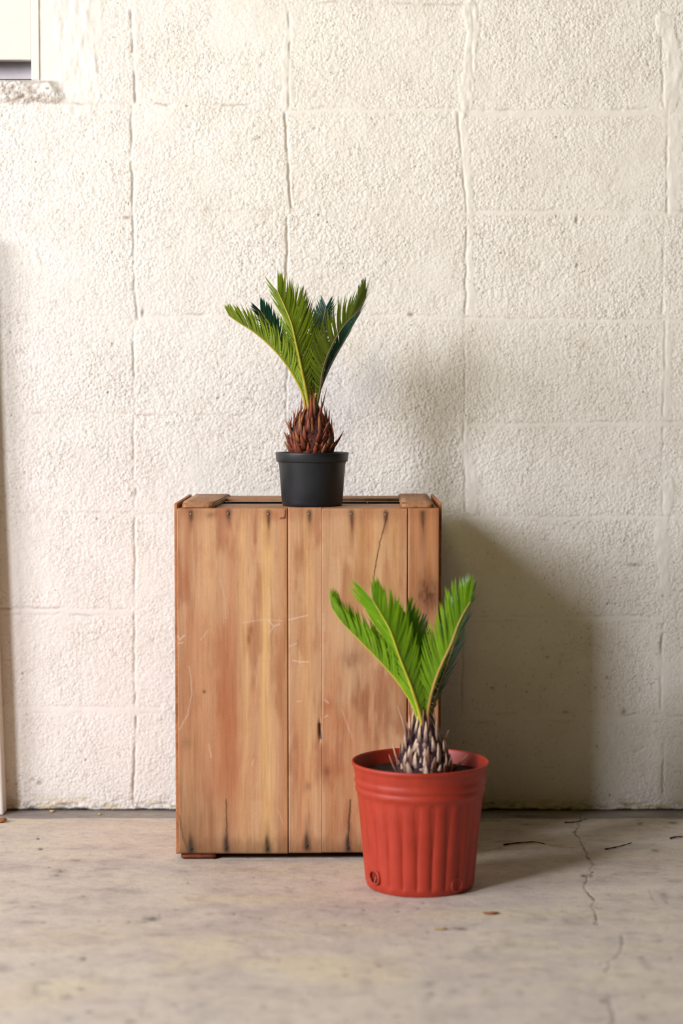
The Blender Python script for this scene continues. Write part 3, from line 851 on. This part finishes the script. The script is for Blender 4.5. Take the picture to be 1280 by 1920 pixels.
M_soil = plain('dark_soil', (52, 38, 28), .9, .2, 240, .5, .9)
def soil(root, loc, c, r, z, seed, amp=.002):
    vs, fs = [(c[0], c[1], c[2] + z)], []; n = 64; rings = 12
    for k in range(1, rings + 1):
        for i in range(n):
            a = 2 * math.pi * i / n; rr = r * k / rings
            x, y = rr * math.cos(a), rr * math.sin(a)
            hh = float(fbm(np.array([x * 90 + 40]), np.array([y * 90 + 40]), seed, 3)[0]) * amp * (1 if k < rings else .2)
            vs.append((c[0] + x, c[1] + y, c[2] + z + hh))
    for i in range(n): fs.append((0, 1 + i, 1 + (i + 1) % n))
    for k in range(rings - 1):
        for i in range(n):
            j = (i + 1) % n; fs.append((1 + k * n + i, 1 + (k + 1) * n + i, 1 + (k + 1) * n + j, 1 + k * n + j))
    return obj('soil', vs, fs, M_soil, root, loc)
soil(palm1, L1, L1, r_(65.2), zr - .004, 601)

M_trunk1 = attr_material('brown_scaly_trunk', rough=.7, nscale=230, bump=1.0); M_spine1 = attr_material('reddish_leaf_base', rough=.6, bump=.2)
tz = L1[2] + zr - .005
tx = P(583, 820, YP).x
trunk_prof = [(r_(38), 0), (r_(42), r_(10)), (r_(43), r_(26)), (r_(40), r_(42)), (r_(33), r_(56)), (r_(25), r_(68)), (r_(17), r_(80)), (r_(10), r_(88))]
make_trunk(palm1, L1, tx, YP, tz, trunk_prof, (M_trunk1, M_spine1), 8,
           dict(pitch=.0125, lean0=.12, lean1=.55, l0=.021, l1=.038, w=.0058, pale=.4),
           [(74, 36, 30), (104, 58, 52), (176, 116, 60), (150, 74, 42), (112, 52, 30)], 5)
M_leaf1 = leaf_material('deep_green_leaf', (128, 150, 28), (22, 48, 12), (128, 158, 24), .16)
M_leafd = leaf_material('blue_green_leaf', (28, 78, 62), (12, 44, 36), (40, 90, 40), .12, .35)
M_stalk1 = plain('yellow_green_stalk', (166, 156, 44), .45, .5, 60, .12)
M_stalkb = plain('brown_green_stalk', (96, 84, 34), .5, .5, 60, .2)
UPV = Vector((0, 0, 1))
def hint_of(base, rach, k=.8):
    c = Vector((base[0], base[1], 0)); m = rach[len(rach) // 2 + 1] if len(rach) > 2 else rach[-1]
    inward = Vector((c.x - m.x, c.y - m.y, 0))
    if inward.length > 1e-5: inward.normalize()
    return (inward + UPV * k)
def add1(px, leafm, stm, Lmax, pairs, hint=None, **kw):
    R = P3(px, YP)
    h = hint if hint is not None else hint_of((tx, YP), R)
    return make_frond(palm1, L1, R, h, leafm, stm, Lmax, pairs, **kw)
# back fronds
add1([(584, 772, -.004), (585, 735, -.012), (590, 690, -.03), (597, 640, -.05), (605, 605, -.062), (611, 574, -.07)], M_leafd, M_stalk1, .046, 66, wid=.0042, alpha1=36, seed=1, vang=.25, hint=Vector((-.5, -.8, .35)), spl=(1.0, 1.0))
add1([(580, 772, -.004), (572, 730, -.02), (550, 680, -.045), (525, 640, -.055), (502, 604, -.06), (488, 582, -.06)], M_leafd, M_stalk1, .046, 66, wid=.0042, alpha1=38, seed=2, vang=.3, hint=Vector((.55, -.7, .3)))
add1([(590, 772, -.004), (600, 730, -.010), (622, 680, -.030), (650, 630, -.045), (674, 584, -.05), (686, 546, -.05)], M_leafd, M_stalkb, .050, 84, wid=.0046, alpha1=36, seed=3, vang=.45, hint=Vector((-.8, -.4, .4)))
add1([(583, 772, -.0), (581, 730, .0), (578, 680, .0), (570, 630, -.008), (562, 594, -.014), (556, 566, -.016)], M_leaf1, M_stalk1, .056, 56, alpha1=34, seed=4, vang=.2, hint=Vector((.1, .9, .2)), bright=.35)
# side and front fronds
add1([(575, 774, .004), (566, 735, .008), (544, 694, .014), (514, 656, .02), (478, 624, .022), (448, 605, .024), (428, 591, .024)], M_leaf1, M_stalk1, .056, 66, seed=5, vang=.95, hint=Vector((.45, -.15, 1.0)), alpha0=62, alpha1=44, endt=.66, wid=.0038, bright=1.0)
add1([(590, 774, .004), (599, 735, .012), (606, 690, .022), (622, 648, .032), (645, 610, .038), (670, 584, .040), (686, 556, .04)], M_leaf1, M_stalkb, .058, 66, wid=.0038, alpha1=36, seed=6, vang=.55, hint=Vector((-.75, .5, .55)), bright=.8, spl=(.8, 1.1))
add1([(580, 775, .010), (574, 735, .022), (564, 686, .036), (554, 640, .046), (546, 606, .050), (534, 576, .048), (520, 545, .044)], M_leaf1, M_stalk1, .074, 70, seed=7, vang=.75, hint=Vector((.25, 1.0, .2)), alpha0=54, alpha1=30, wid=.0038, spl=(1.0, 1.0), bright=1.0, stalk_r=.0036, droop=-.03)

# ---- red pot palm on the floor
pb = G(787, 1658); YR = pb.y
L2 = (pb.x, YR, 0)
palm2 = thing('potted_palm', 'sago palm in a ribbed red plastic pot standing on the concrete floor before the crate', 'potted plant', L2)
sc2 = (YR * CP + .75 * SP) / F
q_ = lambda px: px * sc2
zr2 = P(787, 1425, YR).z
t = NT('red_plastic'); n_ = t.noise(t.coord(), 24, 5, .65); n2_ = t.noise(t.coord((1, 1, .2)), 90, 3, .6)
c_ = t.ramp(n_, [(.3, lin((164, 48, 27))), (.7, lin((178, 57, 34)))])
c_ = t.mix(.25, c_, t.ramp(n2_, [(.35, (.75, .72, .72)), (.6, (1.08, 1.1, 1.1))]), 'MULTIPLY')
M_red = t.fin(c_, t.ramp(n_, [(.3, (.40,) * 3), (.7, (.55,) * 3)]), None, .45)
NR = 24
def rf2(r, z, a, k):
    if z > zr2 - q_(62) or z < q_(10) or r < q_(70): return r
    e = min(1, (zr2 - q_(62) - z) / q_(4)) * min(1, (z - q_(10)) / q_(6))
    ph = (a * NR / (2 * math.pi) + .35) % 1.0
    return r - e * .0032 * (abs(ph * 2 - 1) ** 2.2)
inner = [(q_(124), zr2 - .004), (q_(122), zr2 - .012), (q_(119.5), zr2 - .020), (q_(117), zr2 - .05), (q_(100), .012), (.0005, .012)]
prof2 = [(.0005, .004), (q_(92), .004), (q_(94), .0005), (q_(98), .0005), (q_(100), .003), (q_(101.5), q_(9)), (q_(102.5), q_(11))]
zt_ = zr2 - q_(62)
for k in range(1, 31):
    s = k / 30; prof2.append((q_(102.5) + (q_(117.5) - q_(102.5)) * s, q_(11) + (zt_ - q_(11)) * s))
prof2 += [(q_(119), zr2 - q_(58)), (q_(121), zr2 - q_(55)), (q_(122), zr2 - q_(51)), (q_(121), zr2 - q_(47)), (q_(120), zr2 - q_(44)), (q_(122), zr2 - q_(41)), (q_(123.5), zr2 - q_(37)), (q_(122.5), zr2 - q_(32)),
          (q_(121.5), zr2 - q_(28)), (q_(123), zr2 - q_(24)), (q_(124.5), zr2 - q_(15)), (q_(125.5), zr2 - q_(9)), (q_(128), zr2 - q_(6.5)), (q_(128.8), zr2 - q_(3)), (q_(128), zr2 - q_(.8)), (q_(126.5), zr2), (q_(125), zr2 - q_(1))] + inner
v_, f_ = lathe(prof2, 480, L2, rf2)
# drainage holes: cut faces near the holes, then line each with a rounded lip
holes = []
for (hx, hy, hrx, hrz) in ((701, 1645, 15, 12.5), (852, 1659, 12, 12)):
    X_ = (hx - 640) * sc2 - L2[0]; rr = q_(103)
    a = -math.acos(max(-1, min(1, X_ / rr)))          # toward the camera
    z = P(hx, hy, YR - rr * math.sin(-a)).z
    holes.append((a, z, q_(hrx) / 1.0, q_(hrz)))
def in_hole(p):
    for k, (a, z, rx, rz) in enumerate(holes[:1]):
        dx, dy = p[0] - L2[0], p[1] - L2[1]
        rr = math.hypot(dx, dy)
        if rr < q_(90): continue
        da = (math.atan2(dy, dx) - a + math.pi) % (2 * math.pi) - math.pi
        if (da * rr / rx) ** 2 + ((p[2] - z) / rz) ** 2 < 1: return True
    return False
f2 = []
for q in f_:
    c = (sum(v_[i][0] for i in q) / 4, sum(v_[i][1] for i in q) / 4, sum(v_[i][2] for i in q) / 4)
    if not in_hole(c): f2.append(q)
pot2 = obj('pot', v_, f2, M_red, palm2, L2)
M_holedark = plain('root_ball', (26, 20, 16), .9, .2, 200, .4, .6)
v_, f_ = lathe([(.0005, .013), (q_(97), .013), (q_(104), zr2 - q_(90)), (q_(105), zr2 - q_(36)), (.0005, zr2 - q_(36))], 64, L2)
obj('root_ball', v_, f_, M_holedark, palm2, L2)
for k, (a, z, rx, rz) in enumerate(holes):
    o_ = Vector((math.cos(a), math.sin(a), 0)); s_ = Vector((-math.sin(a), math.cos(a), 0))
    c = Vector((L2[0], L2[1], z)) + o_ * (q_(102.5 + 15 * z / zt_) - .0012 - (.0008 if k else 0))
    pts, n = [], 40
    vs, fs = [], []
    for i in range(n):
        th = 2 * math.pi * i / n
        cen = c + s_ * (math.cos(th) * rx * 1.03) + Vector((0, 0, math.sin(th) * rz * 1.03))
        rad = (s_ * math.cos(th) + Vector((0, 0, math.sin(th))))
        for j in range(8):
            ph = 2 * math.pi * j / 8
            vs.append(cen + rad * (math.cos(ph) * .0021) + o_ * (math.sin(ph) * (.0019 if k == 0 else .0022)))
    for i in range(n):
        for j in range(8):
            a_, b_ = i * 8 + j, i * 8 + (j + 1) % 8; c_, d_ = ((i + 1) % n) * 8 + (j + 1) % 8, ((i + 1) % n) * 8 + j
            fs.append((a_, b_, c_, d_))
    obj('drainage_hole', vs, fs, M_red, pot2, L2)
# pale root tip showing in the left hole
a, z, rx, rz = holes[0]; o_ = Vector((math.cos(a), math.sin(a), 0)); s_ = Vector((-math.sin(a), math.cos(a), 0))
c = Vector((L2[0], L2[1], z)) + o_ * q_(98)
v_, f_ = tube([c + Vector((0, 0, -.011)) + o_ * .005, c + s_ * .001 + o_ * .003, c + Vector((0, 0, .007)) + s_ * .002], [.0008, .0006, .0004], 6)
M_pale = plain('pale_root', (176, 150, 110), .8, .2, 60, .2)
obj('root', v_, f_, M_pale, palm2, L2)
soil(palm2, L2, L2, q_(118.6), zr2 - q_(26), 611, .005)

M_trunk2 = attr_material('purple_brown_trunk', rough=.7, nscale=230, bump=1.0); M_spine2 = attr_material('straw_leaf_base', rough=.65, bump=.2)
tz2 = zr2 - q_(30); tx2 = P(796, 1400, YR).x
trunk_prof2 = [(q_(50), 0), (q_(52), q_(12)), (q_(49), q_(30)), (q_(42), q_(48)), (q_(33), q_(66)), (q_(26), q_(84)), (q_(18), q_(100)), (q_(10), q_(112))]
make_trunk(palm2, L2, tx2, YR, tz2, trunk_prof2, (M_trunk2, M_spine2), 9,
           dict(pitch=.0145, lean0=.03, lean1=.30, l0=.027, l1=.044, w=.0062, pale=.7),
           [(48, 24, 34), (74, 44, 52), (226, 196, 166), (140, 96, 76), (214, 182, 152)], 9)
M_leaf2 = leaf_material('bright_green_leaf', (134, 180, 24), (28, 82, 12), (140, 196, 16), .27)
M_stalk2 = plain('pale_yellow_stalk', (188, 184, 52), .45, .5, 60, .12)
M_stalkt = plain('tan_stalk', (178, 140, 66), .5, .5, 60, .15)
def add2(px, leafm, stm, Lmax, pairs, hint=None, **kw):
    R = P3(px, YR)
    h = hint if hint is not None else hint_of((tx2, YR), R)
    return make_frond(palm2, L2, R, h, leafm, stm, Lmax, pairs, **kw)
add2([(797, 1372, -.004), (794, 1330, -.02), (790, 1270, -.045), (787, 1220, -.055), (785, 1175, -.06)], M_leafd, M_stalkt, .050, 44, seed=21, vang=.25, hint=Vector((0, -.9, .35)))
add2([(802, 1372, -.004), (812, 1325, -.01), (832, 1265, -.03), (852, 1205, -.045), (866, 1156, -.05), (880, 1112, -.05)], M_leafd, M_stalkt, .060, 70, seed=22, vang=.4, hint=Vector((-.7, -.5, .4)), alpha0=68, alpha1=32, wid=.0044)
add2([(796, 1374, .002), (788, 1320, .0), (778, 1250, -.006), (768, 1190, -.012), (760, 1150, -.014)], M_leaf2, M_stalk2, .056, 56, seed=26, vang=.2, hint=Vector((.1, .9, .3)), alpha1=30, wid=.0048, bright=.45)
add2([(788, 1374, .0), (776, 1328, .004), (750, 1284, .010), (715, 1243, .014), (678, 1205, .018), (642, 1168, .020), (622, 1140, .020)], M_leaf2, M_stalk2, .064, 66, seed=23, vang=.9, hint=Vector((.6, -.15, 1.0)), alpha0=56, alpha1=38, wid=.0046)
add2([(800, 1374, .006), (802, 1335, .014), (811, 1292, .026), (825, 1252, .036), (846, 1206, .044), (859, 1170, .046), (871, 1146, .046), (882, 1128, .044)], M_leaf2, M_stalkt, .078, 62, seed=24, vang=.65, hint=Vector((-.55, .9, .3)), alpha0=50, alpha1=30, wid=.0050, spl=(.55, 1.0), stalk_r=.0034)
add2([(794, 1376, .010), (786, 1336, .020), (770, 1286, .034), (750, 1235, .044), (731, 1182, .050), (712, 1148, .050), (699, 1126, .048)], M_leaf2, M_stalk2, .096, 66, seed=25, vang=.62, hint=Vector((.25, 1.0, .2)), alpha0=48, alpha1=32, wid=.0052, spl=(.72, 1.0), stalk_r=.0038, droop=-.03)

# ------------------------------------------------------------------ litter on the floor
M_twig = plain('brown_twig', (84, 60, 38), .8, .2, 90, .3)
M_straw = plain('pale_straw', (190, 160, 110), .7, .3, 90, .2)
M_leafdry = plain('dry_leaf', (150, 92, 44), .7, .3, 90, .25)
def twig(pts, r, mat, label, cat='twig', name='twig'):
    w_ = [G(x, y) + Vector((0, 0, r * 1.2 + .0006)) for x, y in pts]
    loc = w_[0].copy(); loc.z = 0
    c = bez(w_, 12)
    v_, f_ = tube(c, [r * (1 - .5 * k / 11) * (1 + .2 * math.sin(k * 2.1)) for k in range(12)], 7)
    o = obj(name, v_, f_, mat, None, loc); o.location = loc
    tag(o, label, cat); return o
twig([(944, 1586), (970, 1583), (1000, 1581), (1022, 1585)], .0016, M_twig, 'long dark curved twig on the floor right of the red pot')
twig([(1028, 1585), (1050, 1588), (1076, 1592)], .0013, M_straw, 'pale straw-coloured stick lying at the end of the dark twig', 'stick', 'stick')
twig([(1134, 1594), (1160, 1589), (1184, 1582)], .0013, M_twig, 'thin bent twig lying right of the floor crack')
twig([(1058, 1544), (1080, 1543), (1100, 1537)], .0014, M_twig, 'short dark twig close to the wall where the floor crack begins')
twig([(1256, 1574), (1270, 1571), (1290, 1572)], .0016, M_twig, 'short twig at the right edge of the photo near the wall')
def flake(x, y, sx, sy, mat, label, name, cat, lift=.003, seed=0):
    p = G(x, y); rnd = random.Random(seed); n = 12
    def ringz(z, k): return [(math.cos(2 * math.pi * i / n) * sx * k * (1 + .25 * rnd.uniform(-1, 1)), math.sin(2 * math.pi * i / n) * sy * k, z + lift * .4 * math.sin(i * 1.3)) for i in range(n)]
    vs = ringz(.0012, 1) + ringz(lift, .85) + [(0, 0, lift * 1.25), (0, 0, .0008)]
    fs = [(i, (i + 1) % n, n + (i + 1) % n, n + i) for i in range(n)] + [(n + i, n + (i + 1) % n, 2 * n) for i in range(n)] + [((i + 1) % n, i, 2 * n + 1) for i in range(n)]
    o = obj(name, vs, fs, mat); o.location = (p.x, p.y, .0008); tag(o, label, cat)
flake(2, 1541, .012, .010, M_leafdry, 'orange-brown dry leaf scrap at the left edge beside the casing', 'dry_leaf', 'leaf', .005, 1)
flake(918, 1714, .013, .006, M_leafdry, 'small tan leaf scrap on the open floor in front of the red pot', 'dry_leaf', 'leaf', .002, 2)
flake(187, 1528, .004, .004, M_straw, 'tiny pale paint chip on the grey strip at the wall foot', 'paint_chip', 'paint chip', .002, 3)
flake(826, 1743, .012, .004, M_straw, 'thin pale chip on the floor beside the dark blotch below the red pot', 'paint_chip', 'paint chip', .0018, 4)
flake(98, 1523, .006, .004, M_straw, 'small tan paint flake against the wall foot on the left', 'paint_chip', 'paint chip', .003, 5)
